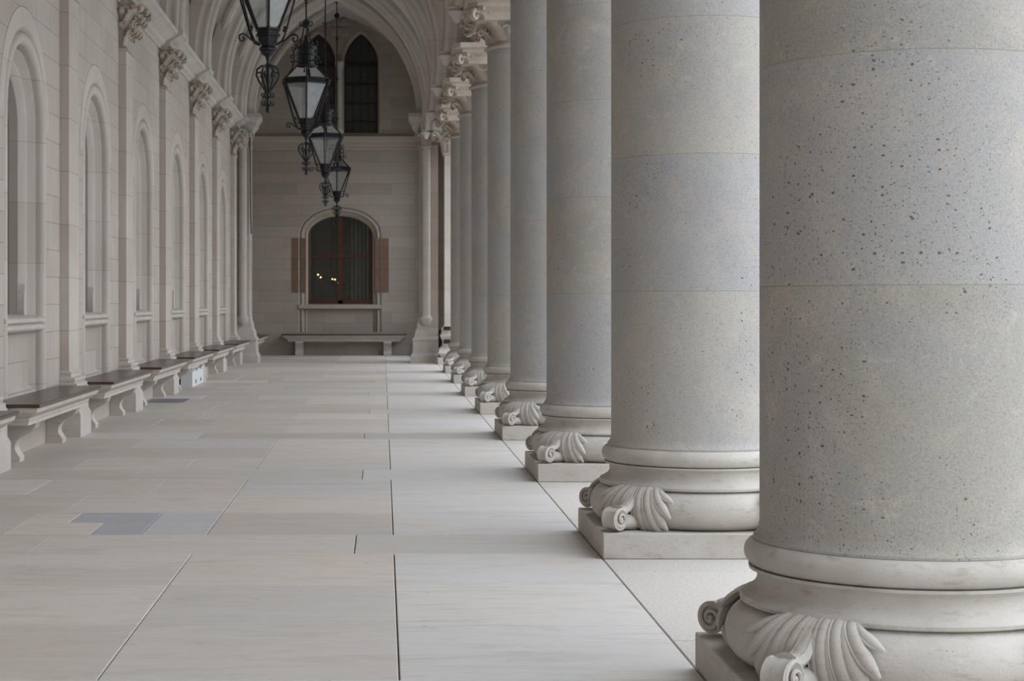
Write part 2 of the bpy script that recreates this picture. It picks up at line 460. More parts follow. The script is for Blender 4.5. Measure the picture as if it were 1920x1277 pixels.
g = MB(); g.box(2.2, 60, -40, 80, -.25, -.15); tag(build('ground', g, M_GROUND), kind='structure')
g = MB(); g.box(2.15, 2.5, -8, 40, -.25, -.01); tag(build('trim_1', g, M_BASE), kind='structure')

# ------------------------------------------------------------------ left wall
PROF = [(0, 0), (.012, .03)] + [(.068 + .052 * cos(a), .04 + .052 * sin(a)) for a in [R(180 + 15 * i) for i in range(13)]] + \
       [(.122, .07), (.128, .115), (.150, .115), (.152, .065), (.160, .055), (.180, .085), (.205, .13), (.222, .15), (.230, .15), (.232, .115), (.240, .112), (.262, .125), (.300, .175), (.300, .30)]
def mpL(u, v, e=0.0): return (XW - e, u, v)
ops_lo = [opening(c, .83, .40, 2.62, .71, 'round', 12) for c in NICHE]
ops_up = [opening(c, .55, 4.9, 5.9, .85, 'pointed', 10) for c in NICHE]
wl = MB()
pierced(wl, mpL, -9, 34.2, -.05, 4.40, ops_lo)
pierced(wl, mpL, -9, 34.2, 4.40, 7.5, ops_up)
pierced(wl, mpL, 34.2, YE, -.05, 7.5, [])
for o in ops_up: sweep(wl, mpL, outline(o), [(0, 0), (.06, .02), (.10, .08), (.12, .20)])
wl.box(XW - .55, XW - .50, -9, 40, -.05, 7.5)
tag(build('wall_left', wl, M_WALL), kind='structure')

def make_window(k, o):
    root = empty('window_%d' % (k + 1), (0, 0, 0), kind='structure')
    c = o['c']
    m = MB(); sweep(m, mpL, outline(o), PROF)
    # thin voussoir line ring set on the wall face
    build('window_surround', m, M_RIB, root)
    m = MB()
    m.prism([(.0, .40), (.11, .50), (.11, .86), (.06, .955), (.35, .955), (.35, .40)], lambda e, v: mpL(c - .72, v, e), lambda e, v: mpL(c + .72, v, e))
    build('apron_panel', m, M_WALL, root)
    m = MB()
    pr = [(.30, .95), (.05, .95)] + [(.03 - .035 * cos(a), .975 + .03 * sin(a)) for a in [R(-80 + 20 * i) for i in range(9)]] + [(.02, 1.012), (-.012, 1.02), (-.012, 1.05), (.02, 1.068), (.30, 1.085)]
    m.prism(pr, lambda e, v: mpL(c - .825, v, e), lambda e, v: mpL(c + .825, v, e))
    build('window_sill', m, M_CARVE, root)
    # jamb feet: stop blocks where the bands die into the sill
    m = MB()
    for s_ in (-1, 1):
        Q = lambda d, e, v: mpL(c + s_ * (.83 - d), v, e)
        m.add([Q(.259, .122, 1.07), Q(.303, .122, 1.07), Q(.303, .18, 1.07), Q(.259, .122, 1.19), Q(.303, .122, 1.19), Q(.303, .18, 1.19), Q(.262, .124, 1.33), Q(.302, .178, 1.33)],
              [(0, 1, 4, 3), (1, 2, 5, 4), (3, 4, 6), (4, 5, 7, 6), (0, 3, 5, 2)])
    build('chamfer_stop', m, M_CARVE, root)
    m = MB(); hw = .53
    fo = opening(c, hw, 1.07, 2.62, .41, 'round', 12)
    sweep(m, mpL, outline(fo), [(0, .31), (0, .25), (.03, .245), (.065, .26), (.065, .31)])
    m.box(XW - .31, XW - .25, c - .04, c + .04, 1.1, 2.98); m.box(XW - .31, XW - .25, c - hw, c + hw, 1.07, 1.17); m.box(XW - .31, XW - .25, c - hw, c + hw, 2.2, 2.26)
    build('window_frame', m, M_FRAME, root)
    m = MB(); fill_arch(m, mpL, fo, .01, 1.1, .29); build('window_pane', m, M_DGLASS, root)
for k, o in enumerate(ops_lo): make_window(k, o)
m = MB()
for o in ops_up: fill_arch(m, mpL, o, .10, 4.9, .19)
# the upper lancets: one sheet of glass each
for k, o in enumerate(ops_up):
    root = empty('window_%d' % (k + 12), kind='structure')
    m = MB(); fill_arch(m, mpL, o, .10, 4.9, .19); build('window_pane', m, M_DGLASS, root)
    m = MB(); m.box(XW - .19, XW - .15, o['c'] - .03, o['c'] + .03, 4.9, 6.55); build('mullion', m, M_CARVE, root)

# voussoir ring joint lines on the wall (raised label ring, very shallow)
m = MB(); m2 = MB()
for o in ops_lo:
    big = opening(o['c'], .985, 2.62, 2.62, .89, 'round', 12)
    sweep(m, mpL, big['arc'], [(.004, -.001), (.159, -.001)]); sweep(m2, mpL, big['arc'], [(0, -.0012), (.0045, -.0012)])
o = build('trim_2', m, M_RIB); tag(o, kind='structure'); build('joint_line', m2, M_GROUT, o)

# cornice running along the left wall, breaking forward over the pilasters
CORN = [(0, 4.36), (.025, 4.36), (.03, 4.385), (.075, 4.41), (.085, 4.435), (.085, 4.455), (.12, 4.475), (.175, 4.51), (.20, 4.53), (.235, 4.54), (.245, 4.585), (.20, 4.60), (0, 4.66)]
m = MB(); m.prism(CORN, lambda a, z: (XW + a, -8, z), lambda a, z: (XW + a, 34.0, z)); tag(build('trim_3', m, M_CARVE), kind='structure')
tn = 4

# ------------------------------------------------------------------ leaf and crocket helpers
def crocket(mb, c, ang, z0, z1, r0, r1, sz):
    """stalk rising from (r0,z0) out to (r1,z1) and curling over, with a lobed leaf"""
    d = Vector((cos(ang), sin(ang), 0)); t = Vector((-sin(ang), cos(ang), 0)); C0 = Vector((c[0], c[1], 0))
    P, rad, ups = [], [], []
    for i in range(12):
        s_ = i / 11; r = r0 + (r1 - r0) * s_ ** 1.9; z = z0 + (z1 - z0) * (1 - (1 - s_) ** 1.5)
        P.append(C0 + d * r + Vector((0, 0, z))); rad.append(sz * (.62 - .25 * s_)); ups.append(d)
    mb.tube(P, rad, 8, ups, .42)
    tip = P[-1]
    cur = []
    for i in range(10):
        a = R(100 - 34 * i); q = sz * .42 * (1 - i * .07)
        cur.append(tip + d * (q * cos(a) + sz * .1) + Vector((0, 0, q * sin(a) - sz * .35)))
    mb.tube(cur, [sz * (.26 - .012 * i) for i in range(10)], 7, t, 1.5)
    for s_ in (-1, 1):
        for q, (fr, dz) in enumerate(((.96, -.18), (.80, -.05), (.58, 0.0), (.36, 0.0))):
            b = C0 + d * (r0 + (r1 - r0) * fr ** 1.9) + Vector((0, 0, z0 + (z1 - z0) * (1 - (1 - fr) ** 1.5)))
            e = b + t * (s_ * sz * (.95 - .12 * q)) + d * (sz * .28) + Vector((0, 0, sz * (.28 + dz)))
            mid = (b + e) / 2 + d * sz * .22 + Vector((0, 0, sz * .2))
            mb.tube([b, mid, e, e + d * sz * .12 + Vector((0, 0, -sz * .22))], [sz * .16, sz * .22, sz * .17, sz * .06], 6, d, .55)
            mb.ball(e + d * sz * .05, sz * .15, 6, 4)

# torus of the column base
TRC, TZ, TR = .4335, .2105, .0915
def corner_leaf():
    mb = MB()
    def P(phi, psi, off):
        r = TRC + (TR + off) * cos(psi); return Vector((r * cos(phi), r * sin(phi), TZ + (TR + off) * sin(psi)))
    for s_ in (-1, 1):
        L = [(.8, 4.6, 96, -34, .016), (2.6, 8.2, 99, -66, .018), (4.6, 12.2, 99, -74, .019), (6.8, 16.2, 97, -66, .020), (9.0, 19.8, 93, -44, .020), (11.0, 22.2, 86, -12, .018), (12.6, 23.4, 78, 22, .014)]
        for q, (p0, p1, a0, a1, wd) in enumerate(L):
            path, rad, ups = [], [], []
            n = 13
            for i in range(n):
                t = i / (n - 1); tt = t ** (1.25 + .12 * q)
                ph = R(p0 + (p1 - p0) * tt) * s_; ps = R(a0 + (a1 - a0) * t)
                off = .006 + .010 * sin(pi * t) + (.024 * t ** 3) + .003 * (q % 2)
                path.append(P(ph, ps, off)); ups.append(P(ph, ps, 1.0) - P(ph, ps, 0.0))
                rad.append(max(.005, wd * (.45 + .85 * sin(pi * min(1, t * .58 + .10)) ) * (1 if t < .72 else max(.22, 1 - ((t - .72) / .28) ** 2.6 * .85))))
            mb.tube(path, rad, 8, ups, .78)
            # raised rib along each lobe edge
            edge = []
            for i in range(1, n):
                tng = (path[min(i + 1, n - 1)] - path[i - 1]).normalized(); sd = tng.cross(ups[i].normalized())
                edge.append(path[i] + sd * (rad[i] * .8 * s_) + ups[i].normalized() * (rad[i] * .42))
            mb.tube(edge, [.0052] * (n - 4) + [.0045, .003, .002], 5)
    # web leading from the torus to the volute
    web = [(.470, .298), (.505, .285), (.540, .252), (.575, .222), (.610, .212), (.645, .222)]
    mb.tube([(r, 0, z) for r, z in web], [.022, .026, .030, .033, .036, .037], 10, [(0, 0, 1)] * 6, .62)
    for s_ in (-.016, 0, .016):
        mb.tube([(r, s_ * (.8 + .5 * i / 5), z + .014) for i, (r, z) in enumerate(web[:5])], [.007, .0075, .0075, .006, .003], 6)
    # lower body filling the space between torus and volute
    mb.tube([(.47, 0, .15), (.55, 0, .158), (.655, 0, .165)], [.055, .048, .036], 10, (0, 0, 1), .8)
    cx, cz = .662, .180; hwid = .040
    ring = lambda rr, y: [(cx + rr * cos(2 * pi * i / 20), y, cz + rr * sin(2 * pi * i / 20)) for i in range(20)]
    mb.grid([ring(.001, -hwid * .8), ring(.036, -hwid * .78), ring(.044, -hwid), ring(.053, -hwid * .9), ring(.047, -hwid * .35), ring(.050, 0), ring(.047, hwid * .35), ring(.053, hwid * .9), ring(.044, hwid), ring(.036, hwid * .78), ring(.001, hwid * .8)], True)
    for s_ in (-1, 1):
        sp = []
        for i in range(34):
            a = R(100) - i / 33 * R(610); rr = .047 - .040 * (i / 33) ** .9
            sp.append((cx + rr * cos(a), s_ * (hwid * .86 + .010 * (i / 33)), cz + rr * sin(a)))
        mb.tube(sp, [.0085 - .0035 * i / 33 for i in range(34)], 6)
        mb.ball((cx, s_ * hwid * .95, cz), .011, 8, 5)
    return mb

# ------------------------------------------------------------------ columns
def torus_prof(rc, z, r, a0, a1, n=10, sz=1.0):
    return [(rc + r * cos(R(a0 + (a1 - a0) * i / n)), z + r * sz * sin(R(a0 + (a1 - a0) * i / n))) for i in range(n + 1)]
def make_column():
    root = empty('column', (COLX, COLY[0], 0))
    r = COLR
    prof = [(r + .018, .489), (r + .018, .497), (r + .010, .506), (r + .004, .518), (r, .54)] + [(r, .54 + (3.87 - .54) * i / 12) for i in range(1, 13)]
    m = MB(); m.lathe(prof, 96); build('shaft', m, M_COL, root)
    m = MB()
    prof = torus_prof(TRC, TZ, TR, -90, 78, 18)
    prof += [(r + .052, .302), (r + .058, .306), (r + .060, .316), (r + .055, .326), (r + .034, .336), (r + .016, .350), (r + .007, .368), (r + .008, .385), (r + .018, .397), (r + .032, .400), (r + .033, .409)]
    prof += torus_prof(r + .006, .449, .0405, -85, 88, 12)
    prof += [(r + .018, .4905)]
    m.lathe([(.3, TZ - TR)] + prof + [(.3, .491)], 96); build('base', m, M_BASE, root)
    m = MB(); m.box(-.530, .530, -.530, .530, 0, .119); build('plinth', m, M_BASE, root, bevel=.006)
    lm = corner_leaf(); first = None
    for q in range(4):
        if first is None: first = build('corner_leaf', lm, M_BASE, root, 50); o = first
        else: o = first.copy(); COL.objects.link(o)
        o.rotation_euler = (0, 0, R(45 + 90 * q))
    m = MB()
    m.lathe([(.40, 3.865), (r + .018, 3.87), (r + .034, 3.885), (r + .034, 3.90), (r + .012, 3.915), (r - .002, 3.93), (r + .01, 4.0), (r + .05, 4.08), (r + .13, 4.16), (r + .13, 4.20), (.3, 4.2)], 64)
    cap = build('capital', m, M_CAP, root)
    cm = MB()
    for q in range(8):
        a = R(45 * q)
        if q % 2: crocket(cm, (0, 0), a, 3.95, 4.22, r + .0, .82, .135)
        else: crocket(cm, (0, 0), a, 3.95, 4.17, r + .0, .62, .085)
        crocket(cm, (0, 0), a + R(22.5), 3.93, 4.06, r - .01, .545, .075)
    build('carved_foliage', cm, M_CAP, cap, 50)
    m = MB()
    def sq(h, z): c = h * .86; return [(h, -c, z), (h, c, z), (c, h, z), (-c, h, z), (-h, c, z), (-h, -c, z), (-c, -h, z), (c, -h, z)]
    m.grid([sq(.3, 4.13), sq(.56, 4.13), sq(.57, 4.17), sq(.59, 4.19), sq(.60, 4.215), sq(.63, 4.24), sq(.65, 4.26), sq(.65, 4.30), sq(.685, 4.32), sq(.69, 4.378), sq(.3, 4.378)], True)
    build('abacus', m, M_CAP, root, 30)
    return root
ORD = ['nearest the camera, cut off by the right edge', 'standing just behind the nearest column', 'third from the camera', 'fourth from the camera', 'fifth from the camera, first with its capital in view', 'sixth from the camera', 'seventh from the camera', 'eighth and farthest, next to the far pier']
col0 = make_column(); cols = [col0] + [copy_tree(col0) for _ in range(7)]
for k, (c, y) in enumerate(zip(cols, COLY)):
    c.location = (COLX, y, 0)
    for ch in KIDS(c):
        if ch.name.startswith('shaft'): ch.pass_index = k
    tag(c, 'grey pitted stone column, ' + ORD[k], 'column', 'columns of the arcade')

# ------------------------------------------------------------------ arcade wall above the columns
ops = [opening((a + b) / 2, (b - a) / 2 - .62, 4.38, 4.55, 1.75, 'pointed', 12) for a, b in zip(LINES, LINES[1:])]
m = MB()
X0, X1 = 1.10, 2.0
for X in (X0, X1): pierced(m, lambda u, v: (X, u, v), LINES[0] - .6, 34.4, 4.38, 7.6, ops)
for o in ops:
    sweep(m, lambda u, v, e: (X0 + e, u, v), outline(o), [(0, 0), (.10, .06), (.10, .2), (.2, .3), (.2, .6), (.10, .7), (.10, .84), (0, .9)])
tag(build('wall_arcade', m, M_WALL), kind='structure')

# ------------------------------------------------------------------ transverse arches and vault
CX = -.90
RIB = [(-.30, -.24), (-.12, -.24), (-.09, -.20), (-.05, -.19)] + [(-.02 + .05 * sin(R(a)), -.155 + .045 * -cos(R(a))) for a in range(0, 181, 30)] + [(-.03, -.10), (-.01, -.09)] + \
      [(.02 + .07 * sin(R(a)), -.07 * cos(R(a))) for a in range(0, 181, 20)] + [(-.01, .09), (-.03, .10)] + [(-.02 + .05 * sin(R(a)), .155 - .045 * cos(R(a))) for a in range(0, 181, 30)] + [(-.05, .19), (-.09, .20), (-.12, .24), (-.30, .24)]
first = None
for k, y in enumerate(LINES):
    if first is None:
        m = MB(); o = opening(CX, 1.72, 4.58, 4.72, 2.42, 'pointed', 22)
        pth = outline(o); pth[-1] = (pth[-1][0] - .03, 4.34)
        sweep(m, lambda u, v, e: (u, e, v), pth, RIB)
        # ring corbel that ends the shaft on the arcade side
        m.lathe([(.02, 4.19), (.05, 4.22), (.06, 4.26), (.10, 4.29), (.105, 4.31), (.09, 4.325), (.09, 4.34), (.105, 4.355), (.085, 4.375)], 16, (.80, 0)); 
        first = build('trim_%d' % tn, m, M_RIB, None, 40); o = first
    else: o = first.copy(); o.name = 'trim_%d' % tn; COL.objects.link(o)
    tn += 1; o.location = (0, y, 0); tag(o, kind='structure')

def pointed_z(x, c, hw, vs, rise):
    r = (hw * hw + rise * rise) / (2 * hw); d = hw - min(hw, abs(x - c))
    return vs + sqrt(max(0, r * r - (r - d) ** 2))
cm = MB(); dm = MB()
bays = list(zip(LINES, LINES[1:])) + [(34.5, YE + .1)]
VX0, VX1 = XW - .02, X0 + .02; vc = (VX0 + VX1) / 2; vhw = (VX1 - VX0) / 2
for a, b in bays:
    n = 26; yc, yh = (a + b) / 2, (b - a) / 2
    xs = [vc - vhw * cos(pi * i / n) for i in range(n + 1)]; ys = [yc - yh * cos(pi * i / n) for i in range(n + 1)]
    cm.grid([[(x, y, max(pointed_z(x, vc, vhw, 4.7, 2.62), pointed_z(y, yc, yh, 4.7, 2.5))) for y in ys] for x in xs])
    for s_ in (-1, 1):
        dm.tube([(x, yc + s_ * (x - vc) / vhw * yh, pointed_z(x, vc, vhw, 4.7, 2.62) - .03) for x in xs], .075, 8)
cm.box(-3.4, 2.0, LINES[0] - .6, 40, 7.6, 7.7)
tag(build('ceiling', cm, M_VAULT, None, 40), kind='structure')
tag(build('trim_%d' % tn, dm, M_RIB), kind='structure'); tn += 1

# ------------------------------------------------------------------ pilasters on the left wall
def make_pilaster():
    root = empty('pilaster', (XW, 0, 0)); hw = .25; dp = .078
    m = MB(); m.box(.001, dp, -hw, hw, .50, 3.87); build('shaft', m, M_PIL, root)
    m = MB()
    def ring(d, w_, z): return [(.001, -w_, z), (d, -w_, z), (d, w_, z), (.001, w_, z)]
    rows = [ring(.185, .285, 0), ring(.185, .285, .19), ring(.165, .262, .235), ring(.165, .262, .40), ring(.165, .262, .43), ring(.150, .285, .44), ring(.150, .285, .465), ring(.125, .275, .475),
            ring(.132, .280, .485), ring(.138, .282, .50), ring(.130, .278, .515), ring(.10, .262, .522), ring(.094, .257, .545), ring(.10, .262, .555), ring(.10, .262, .565), ring(.078, .25, .58)]
    m.grid(rows, True); build('pedestal', m, M_CARVE, root, 30)
    m = MB()
    rows = [ring(dp, hw, 3.86), ring(dp + .018, hw + .018, 3.865), ring(dp + .022, hw + .022, 3.885), ring(dp, hw, 3.90), ring(dp, hw - .01, 4.05), ring(dp + .04, hw + .0, 4.18), ring(dp + .11, hw + .05, 4.30), ring(dp + .11, hw + .05, 4.36)]
    m.grid(rows, True); cap = build('capital', m, M_CAP, root, 30)
    m = MB()
    for yy in (-.24, -.08, .08, .24):
        crocket(m, (dp - .02, yy), 0 + .9 * yy, 3.91, 4.10, .0, .09, .075)
    for yy in (-.16, 0, .16):
        crocket(m, (dp - .02, yy), 0 + .9 * yy, 3.96, 4.22, .0, .15, .08)
    for yy in (-.25, -.08, .08, .25):
        crocket(m, (dp - .02, yy), 0 + 2.2 * yy, 4.08, 4.32, .0, .20, .085)
    for s_ in (-1, 1): crocket(m, (.02, s_ * (hw - .02)), s_ * pi / 2, 3.93, 4.15, 0, .07, .06); crocket(m, (.04, s_ * (hw - .02)), s_ * pi / 2, 4.05, 4.30, 0, .12, .075)
    build('carved_foliage', m, M_CAP, cap, 50)
    m = MB()
    m.prism([(a + .06, z) for a, z in CORN[1:]] + [(0, 4.66), (0, 4.36)], lambda a, z: (a, -.30, z), lambda a, z: (a, .30, z))
    build('entablature_block', m, M_CARVE, root)
    return root
PL = ['nearest one, between the first two niches', 'second from the camera', 'third from the camera', 'fourth from the camera', 'fifth from the camera', 'last before the far pier']
VP = PIL[5:]
p0 = make_pilaster(); pils = [p0] + [copy_tree(p0) for _ in VP[1:]]
for k, (p, y) in enumerate(zip(pils, VP)):
    p.location = (XW, y, 0); tag(p, 'flat cream stone pilaster with leaf capital, ' + PL[k], 'pilaster', 'pilasters along the left wall')
# pilaster whose pedestal alone shows at the left edge of the picture
p = copy_tree(p0); p.location = (XW, PIL[4], 0); tag(p, 'cream stone pilaster whose pedestal just shows at the left picture edge', 'pilaster', 'pilasters along the left wall')

# ------------------------------------------------------------------ benches
def leg_mb(t=.085, xb=0.0):
    """leg profile: x is distance out from the wall"""
    pr = [(xb, 0), (.132, 0), (.135, .035), (.120, .055), (.102, .08), (.096, .105), (.100, .13), (.115, .16), (.145, .188), (.185, .21), (.22, .23), (.240, .25), (.252, .278), (.255, .31), (xb, .31)]
    # smooth the front
    m = MB(); m.prism(pr, lambda a, z: (a, -t, z), lambda a, z: (a, t, z)); return m
def make_bench(L=2.75, legs=(.605, 2.375)):
    root = empty('bench', (XW, 0, 0))
    m = MB()
    pr = [(0, .30), (.285, .30), (.285, .325), (.292, .333), (.292, .352), (.31, .362), (.345, .385), (.358, .398), (.362, .415), (.362, .432), (0, .432)]
    # stone slab with the moulding mitred round both ends
    rows = []
    for a, z in pr[1:-1]:
        k = .362 - a; rows.append([(0, k, z), (a, k, z), (a, L - k, z), (0, L - k, z)])
    m.grid(rows, True); o = len(m.v); m.f.append((0, 1, 2, 3)); m.f.append((o - 4, o - 1, o - 2, o - 3))
    build('stone_slab', m, M_CARVE, root, 25)
    m = MB(); m.box(.0, .385, -.02, L + .02, .432, .458); build('seat', m, M_SEAT, root, bevel=.006)
    for y in legs:
        build('leg', leg_mb(), M_CARVE, root, 40, loc=(0, y, 0))
    return root
BN = ['at the left picture edge, only its far corner in view', 'nearest one seen whole on the left', 'second one seen whole on the left', 'third whole one along the left wall', 'fourth whole one, white box beneath', 'fifth whole one along the left wall', 'last on the left wall before the far pier']
b0 = make_bench(); bs = [b0] + [copy_tree(b0) for _ in range(6)]
for k, b in enumerate(bs):
    b.location = (XW + .003, 12.74 + BAY * (k - 1), 0)
    tag(b, 'dark-topped carved stone bench, ' + BN[k], 'bench', 'benches along the left wall')
b = copy_tree(b0); b.location = (XW + .003, 35.7, 0); tag(b, 'dark-topped stone bench mostly hidden behind the far left pier', 'bench')
# end bench facing the camera
root = empty('bench', (CX + .07, YE, 0)); tag(root, 'long stone bench with thin dark seat under the far arched window', 'bench')
m = MB(); L = 2.52
rows = []
for a, z in [(.25, .30), (.25, .325), (.265, .335), (.265, .35), (.30, .375), (.33, .40), (.345, .415), (.345, .435)]:
    k = .345 - a; hw_ = L / 2 + .06 - k * 1.2; rows.append([(-hw_, -.004, z), (-hw_, -a, z), (hw_, -a, z), (hw_, -.004, z)])
m.grid(rows, True); o = len(m.v); m.f.append((0, 1, 2, 3)); m.f.append((o - 4, o - 3, o - 2, o - 1)); build('stone_slab', m, M_CARVE, root, 25)
m = MB(); m.box(-1.34, 1.34, -.37, -.004, .435, .460); build('seat', m, M_SEAT, root, bevel=.005)
for x in (-.97, .93):
    m = MB(); pr = [(a - .0, z) for a, z in [(.005, 0), (.132, 0), (.135, .035), (.120, .055), (.102, .085), (.098, .115), (.108, .155), (.135, .195), (.175, .23), (.215, .252), (.235, .268), (.24, .31), (.005, .31)]]
    m.prism(pr, lambda a, z: (x - .085, -a - .06, z), lambda a, z: (x + .085, -a - .06, z)); build('leg', m, M_CARVE, root, 40)

# white board under the fourth bench
root = empty('floor_box', (-2.625, 25.4, 0)); root.rotation_euler = (0, 0, 0)
tag(root, 'white flat box with small black marks standing under the fourth left bench', 'box')
m = MB(); m.box(-.15, .012, -.78, .72, .0, .275); build('panel', m, M_WHITE, root, bevel=.003)
m = MB(); m.box(-.152, .016, -.79, .73, .276, .292); build('top_edge', m, M_DARK, root)
for y, z, w_, h in [(-.70, .225, .05, .035), (-.58, .24, .07, .018), (-.44, .235, .05, .022), (-.28, .225, .05, .04), (-.17, .23, .05, .035), (-.04, .24, .09, .02), (.16, .24, .07, .02), (.40, .225, .06, .045), (-.33, .06, .12, .055), (.36, .06, .12, .055)]:
    m = MB(); m.prism([(-w_ / 2, z - h / 2), (w_ / 2, z - h / 4), (w_ / 3, z + h / 2), (-w_ / 2.4, z + h / 2)], lambda a, b_: (.012, y + a, b_), lambda a, b_: (.0155, y + a, b_)); build('black_mark', m, M_DARK, root)

# ------------------------------------------------------------------ end wall
def mpE(u, v, e=0.0): return (u, YE + e, v)
wo = opening(-.925, .90, .50, 2.60, .62, 'round', 14)
lan = [opening(-.935 - .46, .385, 4.80, 6.30, .68, 'pointed', 10), opening(-.935 + .46, .385, 4.80, 6.30, .68, 'pointed', 10)]
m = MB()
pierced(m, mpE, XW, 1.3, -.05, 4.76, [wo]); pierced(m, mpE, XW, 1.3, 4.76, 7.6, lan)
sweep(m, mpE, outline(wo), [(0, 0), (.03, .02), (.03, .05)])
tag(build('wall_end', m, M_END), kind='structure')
root = empty('window_40', kind='structure')
m = MB(); WP = [(.03, .04), (.035, .02)] + [(.075 + .035 * cos(R(a)), .045 + .035 * sin(R(a))) for a in range(180, 361, 20)] + [(.12, .07), (.13, .085), (.15, .085), (.155, .07), (.185, .095), (.20, .14), (.21, .24)]
sweep(m, mpE, outline(wo), WP); build('window_surround', m, M_TRIMD, root)
m = MB()
for s_ in (-1, 1):
    u0 = wo['c'] + s_ * .90; m.box(min(u0, u0 + s_ * .15), max(u0, u0 + s_ * .15), YE - .006, YE + .03, 1.35, 2.53)
    u1 = u0 - s_ * .045; m.box(min(u1, u1 - s_ * .1), max(u1, u1 - s_ * .1), YE + .005, YE + .09, 1.35, 2.53)
build('jamb_stone', m, M_PINK, root)
m = MB(); m.box(wo['c'] - .85, wo['c'] + .85, YE + .10, YE + .3, .50, 1.0); build('apron_panel', m, M_END, root)
m = MB(); m.prism([(.25, .98), (.02, .98), (-.035, 1.01), (-.04, 1.09), (.25, 1.11)], lambda e, v: mpE(wo['c'] - .89, v, e), lambda e, v: mpE(wo['c'] + .89, v, e)); build('window_sill', m, M_TRIMD, root)
fo = opening(wo['c'], .70, 1.09, 2.62, .49, 'round', 14)
m = MB(); sweep(m, mpE, outline(fo), [(0, .26), (0, .19), (.03, .185), (.05, .20), (.05, .26)])
m.box(wo['c'] - .05, wo['c'] + .05, YE + .185, YE + .26, 1.1, 3.08); m.box(wo['c'] - .69, wo['c'] + .69, YE + .185, YE + .26, 1.09, 1.19); m.box(wo['c'] - .69, wo['c'] + .69, YE + .195, YE + .25, 2.12, 2.17)
build('window_frame', m, M_FRAME, root)
m = MB(); fill_arch(m, mpE, fo, .01, 1.12, .235); build('window_pane', m, M_WGLASS, root)
# dim room behind the window with a curtain and a few warm bulbs
m = MB(); m.box(-3.2, 1.3, YE + 2.4, YE + 2.5, -.1, 4.6); m.box(-3.2, 1.3, YE + .35, YE + 2.5, 4.5, 4.6); m.box(-3.2, -3.1, YE + .35, YE + 2.5, -.1, 4.6); m.box(1.2, 1.3, YE + .35, YE + 2.5, -.1, 4.6); m.box(-3.2, 1.3, YE + .3, YE + 2.5, -.1, 0)
tag(build('wall_room', m, M_ROOM), kind='structure')
def curtain(x0, x1, label):
    m = MB(); rows = []
    for k in range(8):
        z = .9 + 2.3 * k / 7; pinch = 1 - .25 * sin(pi * k / 9)
        rows.append([(x0 + (x1 - x0) * i / 40, YE + .50 + .03 * sin(i * 1.1) * pinch, z) for i in range(41)])
    m.grid(rows); o = build('curtain', m, M_CURT); so = o.modifiers.new('thick', 'SOLIDIFY'); so.thickness = .004
    tag(o, label, 'curtain')
curtain(-1.72, -1.45, 'grey curtain behind the left pane of the far arched window')
curtain(-.75, -.15, 'grey curtain behind the right pane of the far arched window')
root = empty('chandelier', (-1.15, YE + 1.3, 3.6)); tag(root, 'small chandelier with warm bulbs seen through the far arched window', 'chandelier')
m = MB(); m.tube([(0, 0, .9), (0, 0, -1.85)], .012, 6)
BP = [(-.30, 1.76), (-.24, 1.70), (.02, 1.66), (.08, 1.65), (.16, 1.58), (.42, 1.64)]
for x, z in BP: m.tube([(0, 0, -1.9), (x * .5, 0, z - 3.72), (x, 0, z - 3.62)], .008, 6)
build('chandelier_arm', m, M_DARK, root)
for x, z in BP: m = MB(); m.ball((x, 0, z - 3.6), .019, 8, 6); build('bulb', m, M_BULB, root)

# lancets
for k, o in enumerate(lan):
    root = empty('window_%d' % (41 + k), kind='structure')
    m = MB(); sweep(m, mpE, outline(o), [(-.05, -.002), (-.05, -.03), (-.02, -.03), (0, .0), (.02, .06), (.02, .2)]); build('window_surround', m, M_TRIMD, root)
    m = MB(); sweep(m, mpE, outline(o), [(.02, .2), (.02, .12), (.055, .12), (.055, .2)])
    build('window_frame', m, M_DFRAME, root)
    m = MB()
    for q in (-.16, 0, .16): m.box(o['c'] + q - .008, o['c'] + q + .008, YE + .14, YE + .16, 4.82, 6.8)
    for z in (5.05, 5.45, 5.86, 6.27, 6.32): m.box(o['c'] - .35, o['c'] + .35, YE + .135, YE + .165, z, z + .025)
    build('window_bar', m, M_DARK, root)
    m = MB(); fill_arch(m, mpE, o, .02, 4.8, .19); build('window_pane', m, M_LGLASS, root)
# colonnette between the lancets
m = MB(); m.lathe([(.07, 4.78), (.085, 4.82), (.06, 4.90), (.048, 4.94), (.048, 6.10), (.06, 6.12), (.055, 6.16), (.09, 6.26), (.10, 6.28), (.10, 6.34)], 16, (-.935, YE - .04)); tag(build('trim_%d' % tn, m, M_CARVE, None, 40), kind='structure'); tn += 1
# quatrefoil boss above
m = MB()
for q in range(4): m.ball((-.935 + .13 * cos(R(45 + 90 * q)), YE - .01, 7.10 + .13 * sin(R(45 + 90 * q))), (.11, .05, .11), 14, 8)
tag(build('trim_%d' % tn, m, M_END), kind='structure'); tn += 1
# ledge
m = MB(); m.prism([(0, 4.43), (.03, 4.43), (.04, 4.52), (.07, 4.54), (.07, 4.60), (.12, 4.64), (.13, 4.72), (.0, 4.79)], lambda a, z: (XW, YE - a, z), lambda a, z: (1.3, YE - a, z)); tag(build('trim_%d' % tn, m, M_TRIMD), kind='structure'); tn += 1

